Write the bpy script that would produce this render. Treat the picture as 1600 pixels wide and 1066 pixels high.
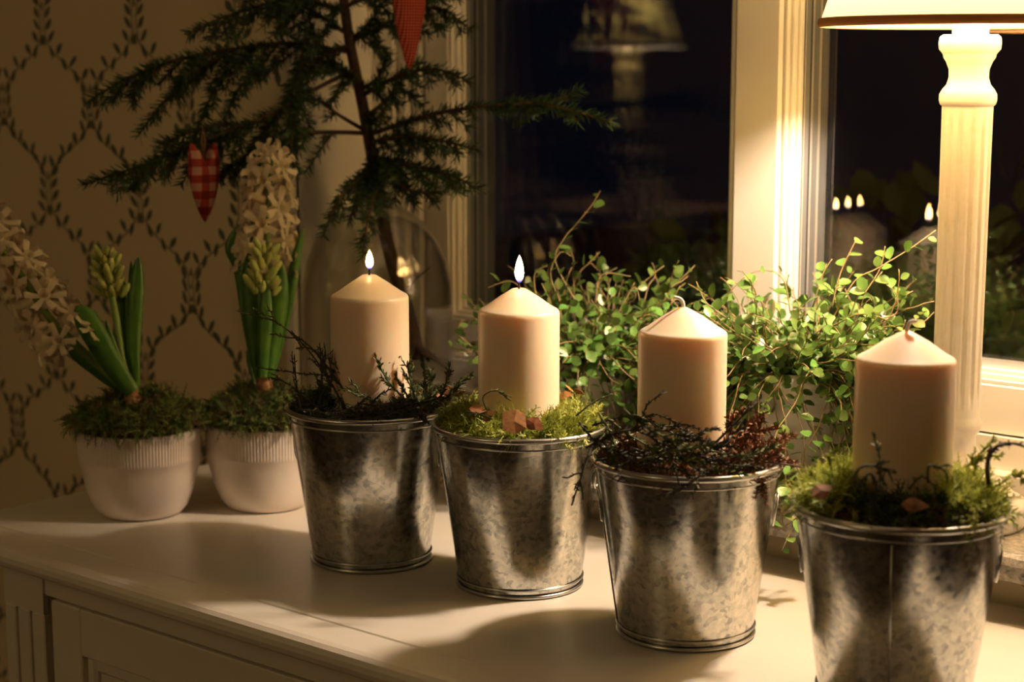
import bpy, math, random
from mathutils import Vector, Matrix, Quaternion, noise
sc = bpy.context.scene
for o in list(bpy.data.objects): bpy.data.objects.remove(o)
PI = math.pi
rnd = random.Random(7)

# ------------------------------------------------------------------ camera
FPX, PITCH, YAW, CAMH = 2750.0, math.atan(433/2750), math.radians(40.15), 0.45
F_ = Vector((-math.sin(YAW)*math.cos(PITCH), math.cos(YAW)*math.cos(PITCH), -math.sin(PITCH)))
R_ = Vector((math.cos(YAW), math.sin(YAW), 0)); U_ = R_.cross(F_)
CAM = Vector((0, 0, CAMH))
cam = bpy.data.cameras.new('camera'); cam.lens = FPX/1600*36; cam.sensor_width = 36
cam.clip_start = 0.05; cam.clip_end = 60
cam.dof.use_dof = True; cam.dof.focus_distance = 1.47; cam.dof.aperture_fstop = 6.3
camo = bpy.data.objects.new('camera', cam); sc.collection.objects.link(camo)
M3 = Matrix((R_, U_, -F_)).transposed()
camo.matrix_world = Matrix.Translation(CAM) @ M3.to_4x4()
sc.camera = camo

# ------------------------------------------------------------------ world (night) and exposure
w = bpy.data.worlds.new('night'); sc.world = w; w.use_nodes = True
bg = w.node_tree.nodes['Background']; bg.inputs[0].default_value = (0.16, 0.22, 0.55, 1); bg.inputs[1].default_value = 0.007
vs = sc.view_settings
vs.view_transform = 'Standard'; vs.look = 'None'; vs.exposure = 0.0; vs.gamma = 1; vs.use_curve_mapping = False
sc.cycles.use_denoising = True
sc.cycles.max_bounces = 10; sc.cycles.diffuse_bounces = 5; sc.cycles.glossy_bounces = 4
sc.cycles.transparent_max_bounces = 24; sc.cycles.caustics_reflective = False; sc.cycles.caustics_refractive = False
sc.cycles.sample_clamp_indirect = 6
LAMP_W, TWIN_W, FLAME_E = 24.5, 9.0, 80.0
BULB = (1.0, 0.76, 0.58)
pend = bpy.data.lights.new('added_fill_light', 'POINT'); pend.energy = 14.0; pend.color = (1.0, .70, .34); pend.shadow_soft_size = .15  # unseen fill light behind the viewer, added to brighten sideboard front and wall
fillo = bpy.data.objects.new('added_fill_light', pend); sc.collection.objects.link(fillo); fillo.location = (-1.3, -1.9, 1.35)

# ------------------------------------------------------------------ helpers
def at(x, y, D):                       # a point of the place, D metres down the view axis
    return CAM + (R_*(x-800) + U_*(533-y) + F_*FPX) * (D/FPX)
def link(o): sc.collection.objects.link(o); return o
def mesh(name, vf, mat, parent=None, smooth=True, loc=None, label=None):
    if isinstance(vf, bpy.types.Mesh): me = vf
    else:
        v, f = vf
        me = bpy.data.meshes.new(name); me.from_pydata([tuple(p) for p in v], [], f); me.update()
        if smooth: me.polygons.foreach_set('use_smooth', [True]*len(me.polygons))
        me.materials.append(mat)
    o = link(bpy.data.objects.new(name, me))
    if parent: o.parent = parent
    if loc is not None: o.location = loc
    if label: o['label'] = label
    return o
def tag(o, label=None, cat=None, group=None, kind=None):
    if label: o['label'] = label
    if cat: o['category'] = cat
    if group: o['group'] = group
    if kind: o['kind'] = kind
    return o
def empty(name, loc=(0,0,0), **k):
    o = link(bpy.data.objects.new(name, None)); o.location = loc; o.empty_display_size = .02
    return tag(o, **k)
def copy_tree(o, parent=None):
    c = link(o.copy()); c.parent = parent
    for ch in list(o.children): copy_tree(ch, c)
    return c
def join(*vfs):
    V, Fc = [], []
    for v, f in vfs:
        n = len(V); V += [Vector(p) for p in v]; Fc += [tuple(i+n for i in q) for q in f]
    return V, Fc
def xf(vf, m): return [m @ Vector(p) for p in vf[0]], vf[1]
def off(vf, d): d = Vector(d); return [Vector(p)+d for p in vf[0]], vf[1]
def box(x0, x1, y0, y1, z0, z1, b=0.0):
    if b <= 0:
        v = [(x,y,z) for z in (z0,z1) for y in (y0,y1) for x in (x0,x1)]
        return v, [(0,2,3,1),(4,5,7,6),(0,1,5,4),(2,6,7,3),(0,4,6,2),(1,3,7,5)]
    # chamfered box: 24 verts
    X, Y, Z = (x0,x1), (y0,y1), (z0,z1); v = []; idx = {}
    s = lambda i: 1-2*i
    for i in (0,1):
        for j in (0,1):
            for k in (0,1):
                for a in range(3):
                    p = [X[i]+s(i)*b, Y[j]+s(j)*b, Z[k]+s(k)*b]
                    p[a] = (X[i], Y[j], Z[k])[a]
                    idx[i,j,k,a] = len(v); v.append(tuple(p))
    f = []
    for i in (0,1):
        f.append(tuple(idx[i,j,k,0] for j,k in ((0,0),(1,0),(1,1),(0,1))))
        f.append(tuple(idx[j,i,k,1] for j,k in ((0,0),(1,0),(1,1),(0,1))))
        f.append(tuple(idx[j,k,i,2] for j,k in ((0,0),(1,0),(1,1),(0,1))))
    for i in (0,1):
        for j in (0,1):
            f.append((idx[i,j,0,0],idx[i,j,1,0],idx[i,j,1,1],idx[i,j,0,1]))
            f.append((idx[i,0,j,0],idx[i,1,j,0],idx[i,1,j,2],idx[i,0,j,2]))
            f.append((idx[0,i,j,1],idx[1,i,j,1],idx[1,i,j,2],idx[0,i,j,2]))
            for k in (0,1): f.append((idx[i,j,k,0],idx[i,j,k,1],idx[i,j,k,2]))
    return v, f
def lathe(prof, n=48, rf=None):
    v, f = [], []
    for (r, z) in prof:
        for k in range(n):
            a = 2*PI*k/n; rr = r if rf is None else rf(r, z, a)
            v.append((rr*math.cos(a), rr*math.sin(a), z))
    for i in range(len(prof)-1):
        for k in range(n):
            a, b = i*n+k, i*n+(k+1) % n
            f.append((a, b, b+n, a+n))
    if prof[0][0] > 1e-5: f.append(tuple(reversed(range(n)))) if prof[0][0] < 0 else None
    f = [q for q in f if q]
    return v, f
def cap(vf, n, first=True):
    v, f = vf; m = len(v)
    f = list(f); f.append(tuple(reversed(range(n))) if first else tuple(range(m-n, m)))
    return v, f
def smoothpath(pts, k=4):
    pts = [Vector(p) for p in pts]
    if len(pts) < 3: return [pts[0].lerp(pts[-1], i/k) for i in range(k+1)]
    out = []
    for i in range(len(pts)-1):
        p0 = pts[max(i-1,0)]; p1 = pts[i]; p2 = pts[i+1]; p3 = pts[min(i+2, len(pts)-1)]
        for j in range(k):
            t = j/k
            out.append(0.5*((2*p1)+(p2-p0)*t+(2*p0-5*p1+4*p2-p3)*t*t+(3*p1-p0-3*p2+p3)*t**3))
    out.append(pts[-1]); return out
def frames(path):
    n = len(path); T = []
    for i in range(n):
        t = path[min(i+1, n-1)] - path[max(i-1, 0)]
        T.append(t.normalized() if t.length > 1e-9 else Vector((0,0,1)))
    u = T[0].orthogonal().normalized(); out = []
    for t in T:
        u = (u - t*u.dot(t))
        u = u.normalized() if u.length > 1e-6 else t.orthogonal().normalized()
        out.append((t, u, t.cross(u)))
    return out
def tube(path, r0, r1=None, n=6, caps=True):
    path = [Vector(p) for p in path]; r1 = r0 if r1 is None else r1
    v, f = [], []; m = len(path)
    for i, (p, (t, u, w_)) in enumerate(zip(path, frames(path))):
        r = r0(i/(m-1)) if callable(r0) else r0+(r1-r0)*i/(m-1)
        for k in range(n):
            a = 2*PI*k/n; v.append(p+u*(r*math.cos(a))+w_*(r*math.sin(a)))
    for i in range(m-1):
        for k in range(n):
            a, b = i*n+k, i*n+(k+1) % n; f.append((a, b, b+n, a+n))
    if caps: f.append(tuple(reversed(range(n)))); f.append(tuple(range(len(v)-n, len(v))))
    return v, f
def torus(R, r, z, n=64, m=10):
    v, f = [], []
    for i in range(n):
        a = 2*PI*i/n
        for j in range(m):
            b = 2*PI*j/m; q = R+r*math.cos(b); v.append((q*math.cos(a), q*math.sin(a), z+r*math.sin(b)))
    for i in range(n):
        for j in range(m):
            f.append((i*m+j, ((i+1) % n)*m+j, ((i+1) % n)*m+(j+1) % m, i*m+(j+1) % m))
    return v, f
def rv(s=1.0): return Vector((rnd.uniform(-1,1), rnd.uniform(-1,1), rnd.uniform(-1,1)))*s

# ------------------------------------------------------------------ materials
class NT:
    def __init__(s, name):
        s.m = bpy.data.materials.new(name); s.m.use_nodes = True; s.t = s.m.node_tree; s.t.nodes.clear()
        s.out = s.t.nodes.new('ShaderNodeOutputMaterial')
    def n(s, typ, **kw):
        nd = s.t.nodes.new(typ)
        for k, v in kw.items():
            if k.startswith('i_'):
                nd.inputs[k[2:].replace('_', ' ')].default_value = v
            else: setattr(nd, k, v)
        return nd
    def l(s, a, b): s.t.links.new(a, b)
    def math(s, op, a, b=None, c=None):
        nd = s.n('ShaderNodeMath', operation=op)
        for i, q in enumerate((a, b, c)):
            if q is None: continue
            if isinstance(q, (int, float)): nd.inputs[i].default_value = q
            else: s.l(q, nd.inputs[i])
        return nd.outputs[0]
    def mix(s, fac, a, b):
        nd = s.n('ShaderNodeMix', data_type='RGBA')
        for sock, q in ((nd.inputs[0], fac), (nd.inputs[6], a), (nd.inputs[7], b)):
            if isinstance(q, (int, float)): sock.default_value = q
            elif isinstance(q, tuple): sock.default_value = (*q, 1) if len(q) == 3 else q
            else: s.l(q, sock)
        return nd.outputs[2]
    def ramp(s, x, stops):
        nd = s.n('ShaderNodeValToRGB'); e = nd.color_ramp.elements
        while len(e) < len(stops): e.new(0.5)
        for q, (p, c) in zip(e, stops): q.position = p; q.color = (*c, 1)
        s.l(x, nd.inputs[0]); return nd.outputs[0]
    def noise(s, scale, detail=3, rough=.55, vec=None, out='Fac'):
        nd = s.n('ShaderNodeTexNoise', i_Scale=scale, i_Detail=detail, i_Roughness=rough)
        if vec is None: vec = s.n('ShaderNodeNewGeometry').outputs['Position']
        s.l(vec, nd.inputs['Vector']); return nd.outputs[out]
def pbsdf(name, col, rough=.5, metal=0.0, noise_=None, bump=None, spec=.5, sss=None, trans=None, coat=None, objrand=0.0, bumpdist=.001):
    """principled; noise_=(scale, colour2, lo, hi); trans = share of translucent; objrand = value jitter for each copy"""
    t = NT(name); b = t.n('ShaderNodeBsdfPrincipled', i_Roughness=rough, i_Metallic=metal)
    b.inputs['Specular IOR Level'].default_value = spec
    b.inputs['Base Color'].default_value = (*col, 1)
    c = None
    if noise_:
        f = t.noise(noise_[0], 4, .6)
        mr = t.n('ShaderNodeMapRange', i_From_Min=noise_[2], i_From_Max=noise_[3]); t.l(f, mr.inputs[0])
        c = t.mix(mr.outputs[0], col, noise_[1])
    if objrand:
        r = t.n('ShaderNodeObjectInfo').outputs['Random']
        h = t.n('ShaderNodeHueSaturation'); t.l(t.math('MULTIPLY_ADD', r, 2*objrand, 1-objrand), h.inputs['Value'])
        t.l(t.math('MULTIPLY_ADD', r, .04, .48), h.inputs['Hue'])
        if c is None: h.inputs['Color'].default_value = (*col, 1)
        else: t.l(c, h.inputs['Color'])
        c = h.outputs[0]
    if c is not None: t.l(c, b.inputs['Base Color'])
    if bump:
        bp = t.n('ShaderNodeBump', i_Strength=bump[1], i_Distance=bumpdist); t.l(t.noise(bump[0], 4), bp.inputs['Height']); t.l(bp.outputs[0], b.inputs['Normal'])
    if sss:
        b.inputs['Subsurface Weight'].default_value = sss[0]; b.inputs['Subsurface Radius'].default_value = sss[1]; b.inputs['Subsurface Scale'].default_value = 1.0
    if coat: b.inputs['Coat Weight'].default_value = coat; b.inputs['Coat Roughness'].default_value = .15
    sh = b.outputs[0]
    if trans:
        tr = t.n('ShaderNodeBsdfTranslucent')
        if c is not None: t.l(c, tr.inputs[0])
        else: tr.inputs[0].default_value = (*col, 1)
        mx = t.n('ShaderNodeMixShader', i_Fac=trans); t.l(sh, mx.inputs[1]); t.l(tr.outputs[0], mx.inputs[2]); sh = mx.outputs[0]
    t.l(sh, t.out.inputs[0]); return t.m
def glassmat(name, refl=1.0, tint=(1,1,1), ior=1.5, rough=0.0):
    t = NT(name); fr = t.n('ShaderNodeFresnel'); t.l(t.math('MULTIPLY_ADD', t.n('ShaderNodeNewGeometry').outputs['Backfacing'], 1/ior-ior, ior), fr.inputs['IOR'])
    g = t.n('ShaderNodeBsdfGlossy', i_Roughness=rough); tr = t.n('ShaderNodeBsdfTransparent'); tr.inputs[0].default_value = (*tint, 1)
    mx = t.n('ShaderNodeMixShader'); t.l(t.math('MULTIPLY', fr.outputs[0], refl), mx.inputs[0])
    t.l(tr.outputs[0], mx.inputs[1]); t.l(g.outputs[0], mx.inputs[2]); t.l(mx.outputs[0], t.out.inputs[0]); return t.m
def emis(name, col, s):
    t = NT(name); e = t.n('ShaderNodeEmission', i_Strength=s); e.inputs[0].default_value = (*col, 1); t.l(e.outputs[0], t.out.inputs[0]); return t.m

M = {}
M['paint'] = pbsdf('white_paint', (.80,.76,.66), .32, noise_=(9, (.76,.71,.60), .35, .75), bump=(40,.05))
M['window_paint'] = pbsdf('window_paint', (.84,.79,.68), .35, bump=(30,.04))
M['plaster'] = pbsdf('plaster', (.80,.75,.64), .7, bump=(60,.1))
M['lamp_paint'] = pbsdf('lamp_paint', (.86,.82,.74), .35, noise_=(60, (.76,.70,.60), .5, .8), bump=(120,.15))
M['spacer'] = pbsdf('grey_spacer', (.42,.43,.42), .4, .3)
M['gasket'] = pbsdf('dark_gasket', (.03,.03,.035), .5)
M['glass'] = glassmat('window_glass', 1.8)
M['bottle'] = glassmat('bottle_glass', 2.3, (.95,.95,.93), 1.5)
M['floor'] = pbsdf('floor_wood', (.07,.045,.028), .5, noise_=(6, (.05,.03,.018), .3, .7))
M['ceil'] = pbsdf('ceiling_paint', (.8,.77,.7), .8)
M['roomwall'] = pbsdf('room_wall', (.36,.28,.17), .8)
M['wax'] = pbsdf('wax', (.87,.71,.53), .32, sss=(.5, (.018,.009,.0045)), spec=.5)
M['wick'] = pbsdf('wick', (.85,.78,.66), .8)
M['wick_burnt'] = pbsdf('burnt_wick', (.03,.02,.015), .8)
M['bowl'] = pbsdf('bowl_glaze', (.78,.70,.64), .28, noise_=(25, (.70,.61,.54), .4, .8))
M['potwhite'] = pbsdf('plant_pot_glaze', (.78,.74,.66), .3)
M['bulb'] = pbsdf('bulb_skin', (.34,.15,.06), .5, noise_=(160, (.17,.07,.03), .4, .7))
M['hleaf'] = pbsdf('hyacinth_leaf', (.06,.17,.025), .32, noise_=(50, (.10,.24,.03), .4, .7), trans=.25)
M['hstem'] = pbsdf('hyacinth_stem', (.20,.33,.07), .45, trans=.15)
M['petal'] = pbsdf('hyacinth_petal', (.80,.70,.52), .5, trans=.35, objrand=.12)
M['bud'] = pbsdf('hyacinth_bud', (.42,.52,.12), .5, noise_=(90, (.62,.62,.24), .4, .7), trans=.2, objrand=.15)
M['vleaf'] = pbsdf('wire_vine_leaf', (.11,.23,.045), .34, noise_=(60, (.20,.29,.08), .45, .75), trans=.22, objrand=.3)
M['vstem'] = pbsdf('wire_vine_stem', (.28,.17,.08), .6, noise_=(80, (.20,.20,.07), .4, .7))
M['bark'] = pbsdf('spruce_bark', (.10,.05,.03), .8, noise_=(150, (.05,.03,.02), .4, .7), bump=(300,.6))
M['needle'] = pbsdf('spruce_needle', (.022,.058,.020), .45, noise_=(40, (.04,.085,.022), .4, .7), trans=.1)
M['moss_green'] = pbsdf('moss_bright', (.40,.44,.085), .75, noise_=(70, (.17,.22,.035), .45, .66), trans=.25)
M['moss_mid'] = pbsdf('moss_mid', (.11,.16,.035), .8, noise_=(60, (.13,.075,.03), .5, .65), trans=.2)
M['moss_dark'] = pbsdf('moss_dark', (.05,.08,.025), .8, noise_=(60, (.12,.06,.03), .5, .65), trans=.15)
M['moss_brown'] = pbsdf('moss_brown', (.17,.065,.028), .8, noise_=(60, (.07,.05,.02), .4, .62), trans=.15)
M['soil'] = pbsdf('soil', (.035,.022,.014), .95, bump=(120,.8))
M['twig_dark'] = pbsdf('twig_dark', (.035,.028,.02), .75, noise_=(90, (.05,.055,.02), .4, .7))
M['twig_brown'] = pbsdf('twig_brown', (.10,.055,.03), .75, noise_=(90, (.05,.03,.02), .4, .7))
M['twig_rust'] = pbsdf('twig_rust', (.24,.09,.035), .75, noise_=(90, (.12,.05,.02), .4, .7))
M['sprig_green'] = pbsdf('sprig_green', (.10,.13,.035), .7, noise_=(90, (.05,.06,.02), .4, .7))
M['dry_leaf'] = pbsdf('dry_birch_leaf', (.36,.15,.055), .65, noise_=(160, (.20,.075,.025), .4, .65), trans=.2, objrand=.2)
M['shade'] = None
M['string'] = pbsdf('string', (.35,.12,.08), .8)
M['outground'] = pbsdf('garden_ground', (.30,.32,.36), .9, noise_=(3, (.12,.13,.12), .4, .6))
M['outleaf'] = pbsdf('shrub_leaf', (.14,.20,.07), .6, noise_=(8, (.06,.09,.03), .4, .7))
M['dark_wood'] = pbsdf('dark_wood', (.16,.09,.05), .45)

def mk_shade(name='lampshade_linen', c1=(.86,.74,.40), c2=(.74,.60,.30), fac=.135, scale=600):
    t = NT(name)
    wv = t.noise(scale, 2); c = t.mix(t.math('MULTIPLY', wv, .5) if scale > 100 else t.math('GREATER_THAN', wv, .5), c1, c2)
    d = t.n('ShaderNodeBsdfDiffuse'); tr = t.n('ShaderNodeBsdfTranslucent'); t.l(c, d.inputs[0]); t.l(c, tr.inputs[0])
    mx = t.n('ShaderNodeMixShader', i_Fac=fac); t.l(d.outputs[0], mx.inputs[1]); t.l(tr.outputs[0], mx.inputs[2]); t.l(mx.outputs[0], t.out.inputs[0])
    return t.m
M['shade'] = mk_shade(); M['shade_print'] = mk_shade('lampshade_printed_cotton', (.72,.64,.22), (.08,.065,.04), .08, 26)
M['hem'] = pbsdf('shade_hem', (.40,.20,.07), .8, trans=.15)

def mk_galv():
    t = NT('galvanised_zinc'); b = t.n('ShaderNodeBsdfPrincipled', i_Metallic=1.0)
    tc = t.n('ShaderNodeTexCoord').outputs['Object']
    oi = t.n('ShaderNodeObjectInfo').outputs['Random']
    ad = t.n('ShaderNodeVectorMath', operation='ADD'); cb = t.n('ShaderNodeCombineXYZ'); t.l(t.math('MULTIPLY', oi, 3.0), cb.inputs[0]); t.l(tc, ad.inputs[0]); t.l(cb.outputs[0], ad.inputs[1])
    wob = t.noise(40, 3, .6, ad.outputs[0], 'Color')
    sc_ = t.n('ShaderNodeVectorMath', operation='SCALE'); sc_.inputs['Scale'].default_value = .016; t.l(wob, sc_.inputs[0])
    a2 = t.n('ShaderNodeVectorMath', operation='ADD'); t.l(ad.outputs[0], a2.inputs[0]); t.l(sc_.outputs[0], a2.inputs[1])
    vo = t.n('ShaderNodeTexVoronoi', i_Scale=230.0); t.l(a2.outputs[0], vo.inputs['Vector'])
    sp = t.n('ShaderNodeSeparateColor'); t.l(vo.outputs['Color'], sp.inputs[0])
    nz = t.noise(170, 4, .65, ad.outputs[0]); n2 = t.noise(26, 3, .6, ad.outputs[0])
    k = t.math('ADD', t.math('MULTIPLY', sp.outputs[0], .35), t.math('ADD', t.math('MULTIPLY', nz, .75), t.math('MULTIPLY', n2, .35)))
    c = t.ramp(k, [(.45, (.26,.28,.28)), (.66, (.46,.47,.45)), (1.0, (.66,.64,.60))])
    t.l(c, b.inputs['Base Color'])
    t.l(t.math('MULTIPLY_ADD', sp.outputs[1], .08, t.math('MULTIPLY_ADD', nz, .10, .09)), b.inputs['Roughness'])
    bp = t.n('ShaderNodeBump', i_Strength=.06, i_Distance=.001); t.l(k, bp.inputs['Height']); t.l(bp.outputs[0], b.inputs['Normal'])
    t.l(b.outputs[0], t.out.inputs[0]); return t.m
M['zinc'] = mk_galv()
M['zinc_plain'] = pbsdf('zinc_edge', (.52,.52,.50), .3, 1.0)

def mk_stone():
    t = NT('rough_stone'); b = t.n('ShaderNodeBsdfPrincipled', i_Roughness=.42)
    k = t.noise(140, 5, .7); k2 = t.noise(30, 3)
    c = t.ramp(t.math('ADD', t.math('MULTIPLY', k, .7), t.math('MULTIPLY', k2, .3)), [(.35, (.05,.048,.045)), (.52, (.22,.20,.17)), (.68, (.42,.38,.33))])
    t.l(c, b.inputs['Base Color']); bp = t.n('ShaderNodeBump', i_Strength=.35, i_Distance=.002); t.l(k, bp.inputs['Height']); t.l(bp.outputs[0], b.inputs['Normal'])
    t.l(b.outputs[0], t.out.inputs[0]); return t.m
M['stone'] = mk_stone()

def mk_wallpaper():
    """cream paper printed with an ogee trellis of leafy vines"""
    t = NT('wallpaper'); W, P, X0, Z0, p = .188, .219, -1.947, .504, .219/14
    b = t.n('ShaderNodeBsdfPrincipled', i_Roughness=.75)
    pos = t.n('ShaderNodeNewGeometry').outputs['Position']; s = t.n('ShaderNodeSeparateXYZ'); t.l(pos, s.inputs[0]); x, z = s.outputs[0], s.outputs[2]
    wob = t.noise(30, 2); x = t.math('ADD', x, t.math('MULTIPLY_ADD', wob, .012, -.006))
    xm = t.math('SUBTRACT', t.math('FLOORED_MODULO', t.math('ADD', x, -X0+W/2), W), W/2)
    xa = t.math('ABSOLUTE', xm)
    def curve(zz):
        c = t.math('COSINE', t.math('MULTIPLY', t.math('SUBTRACT', zz, Z0), 2*PI/P))
        c = t.math('MULTIPLY', c, t.math('MULTIPLY_ADD', t.math('MULTIPLY', c, c), -.45, 1.45))
        return t.math('MULTIPLY_ADD', c, -W/4*.92, W/4)
    k0 = t.math('FLOOR', t.math('DIVIDE', z, p))
    leaf = None
    for dk in (-1, 0, 1):
        zk = t.math('MULTIPLY', t.math('ADD', k0, dk+.5), p); ck = curve(zk)
        par = t.math('MULTIPLY', zk, 1.0)
        for side in (-1, 1):
            ang = math.radians(24 if side < 0 else 40)
            cx, cz = side*.0085, .004 if side < 0 else .0075
            dx = t.math('ADD', t.math('SUBTRACT', xa, ck), -cx); dz = t.math('ADD', t.math('SUBTRACT', z, zk), -cz)
            ca, sa = math.cos(ang), math.sin(ang)*side
            u = t.math('ADD', t.math('MULTIPLY', dx, sa), t.math('MULTIPLY', dz, ca))      # along the leaf
            v = t.math('ADD', t.math('MULTIPLY', dx, ca), t.math('MULTIPLY', dz, -sa))
            e = t.math('ADD', t.math('POWER', t.math('DIVIDE', u, .0100), 2), t.math('DIVIDE', t.math('ABSOLUTE', v), .0042))
            leaf = e if leaf is None else t.math('MINIMUM', leaf, e)
    ml = t.n('ShaderNodeMapRange', i_From_Min=1.12, i_From_Max=.85); t.l(leaf, ml.inputs[0])
    sl = t.math('MULTIPLY', t.math('SINE', t.math('MULTIPLY', t.math('SUBTRACT', z, Z0), 2*PI/P)), W/4*1.3*2*PI/P)
    nrm = t.math('SQRT', t.math('MULTIPLY_ADD', sl, sl, 1.0))
    dist = t.math('DIVIDE', t.math('ABSOLUTE', t.math('SUBTRACT', xa, curve(z))), nrm)
    ms = t.n('ShaderNodeMapRange', i_From_Min=.0017, i_From_Max=.0008); t.l(dist, ms.inputs[0])
    base = t.mix(t.noise(4, 3), (.80,.69,.46), (.74,.62,.40))
    c1 = t.mix(t.math('MULTIPLY', ms.outputs[0], .8), base, (.16,.12,.06))
    c2 = t.mix(t.math('MULTIPLY', ml.outputs[0], .95), c1, (.09,.095,.05))
    t.l(c2, b.inputs['Base Color']); t.l(b.outputs[0], t.out.inputs[0]); return t.m
M['wallpaper'] = mk_wallpaper()

def mk_check(name, scale, c0, c1, c2):
    t = NT(name); b = t.n('ShaderNodeBsdfPrincipled', i_Roughness=.85); b.inputs['Specular IOR Level'].default_value = .2
    s = t.n('ShaderNodeSeparateXYZ'); t.l(t.n('ShaderNodeTexCoord').outputs['Object'], s.inputs[0])
    a = t.math('GREATER_THAN', t.math('FRACT', t.math('MULTIPLY', s.outputs[0], scale)), .5)
    d = t.math('GREATER_THAN', t.math('FRACT', t.math('MULTIPLY', s.outputs[2], scale)), .5)
    k = t.math('MULTIPLY', t.math('ADD', a, d), .5)
    t.l(t.ramp(k, [(0, c0), (.5, c1), (1, c2)]), b.inputs['Base Color']); t.l(b.outputs[0], t.out.inputs[0]); return t.m
M['gingham'] = mk_check('red_gingham', 330, (.38,.085,.045), (.24,.035,.02), (.10,.014,.010))
M['plaid'] = mk_check('red_white_plaid', 60, (.40,.22,.16), (.27,.035,.03), (.16,.014,.014))
def mk_flame():
    t = NT('flame'); s = t.n('ShaderNodeSeparateXYZ'); t.l(t.n('ShaderNodeTexCoord').outputs['Generated'], s.inputs[0])
    c = t.ramp(s.outputs[2], [(0, (.10,.14,.9)), (.16, (.5,.30,.30)), (.3, (1,.62,.22)), (1, (1,.50,.13))])
    st = t.ramp(s.outputs[2], [(0, (.006,)*3), (.14, (.05,)*3), (.32, (1,)*3), (.8, (1,)*3), (1, (.3,)*3)])
    e = t.n('ShaderNodeEmission'); t.l(c, e.inputs[0]); t.l(t.math('MULTIPLY', st, FLAME_E), e.inputs[1]); t.l(e.outputs[0], t.out.inputs[0]); return t.m
M['flame'] = mk_flame()

# ------------------------------------------------------------------ the room
WY, X0W, X1W = 1.37, -1.475, -.36           # wall face, window opening
ZS, ZT = .056, 1.30                          # sill top, lintel
YB, YF = 1.70, 1.50                          # outer wall face, sash face
FL, CE = -.80, 1.75
def struct(name, vf, mat, label=None, smooth=False, parent=None):
    o = mesh(name, vf, mat, parent, smooth)
    if not parent: tag(o, label, None, None, 'structure')
    return o
wall = join(box(-4.4, X0W, WY, YB, FL, CE), box(X1W, 2.6, WY, YB, FL, CE), box(X0W, X1W, WY, YB, FL, .03), box(X0W, X1W, WY, YB, ZT, CE))
wb = struct('wall_back', wall, M['wallpaper'], 'cream wallpapered wall printed with trellis of leafy green vines')
struct('reveal_lining', join(box(X0W-.002, X0W+.004, WY-.004, YF+.03, ZS, ZT), box(X0W-.010, X0W+.004, WY-.010, WY+.002, -.02, ZT+.01, .003), box(X0W-.018, X0W-.010, WY-.006, WY+.002, -.02, ZT+.01, .002)), M['window_paint'], parent=wb)
struct('reveal_lining', box(X1W-.004, X1W+.002, WY-.004, YF+.03, ZS, ZT), M['window_paint'], parent=wb)
struct('floor', box(-4.4, 2.6, -4.0, YB, FL-.05, FL), M['floor'], 'brown wooden floor under the white sideboard')
struct('ceiling', box(-4.4, 2.6, -4.0, YB, CE, CE+.05), M['ceil'], 'plain painted ceiling of the room')
struct('wall_left', box(-4.45, -4.4, -4.0, YB, FL, CE), M['roomwall'], 'plain side wall beyond the sideboard')
struct('wall_right', box(2.6, 2.65, -4.0, YB, FL, CE), M['roomwall'], 'plain side wall beside the lamp')
struct('wall_rear', box(-4.4, 2.6, -4.05, -2.4, FL, CE), M['roomwall'], 'plain wall behind the viewer')

# stone sill: slab with a rough broken front edge
def sill():
    v, f = [], []; xs = [X0W+.0, *[X0W+i*.012 for i in range(1, int((X1W-X0W)/.012))], X1W]
    prof = [(1.50,.030),(1.330,.030),(1.3165,.034),(1.314,.041),(1.315,.048),(1.318,.0535),(1.325,.056),(1.50,.056)]
    for x in xs:
        for j, (y, z) in enumerate(prof):
            k = 1 if 1 < j < 6 else 0
            d = noise.noise(Vector((x*60, j*1.7, z*200)))*.0028*k + noise.noise(Vector((x*190, j*3.1, 5)))*.0016*k
            v.append((x, y+d, z + (noise.noise(Vector((x*120, j, 9)))*.0008 if k else 0)))
    n = len(prof)
    for i in range(len(xs)-1):
        for j in range(n-1): f.append((i*n+j, i*n+j+1, (i+1)*n+j+1, (i+1)*n+j))
    f.append(tuple(range(n))); f.append(tuple(reversed(range(len(v)-n, len(v)))))
    return v, f
tag(mesh('trim_1', sill(), M['stone'], None, False), 'dark grey rough stone window sill carrying lamp and pots', None, None, 'structure')

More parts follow.
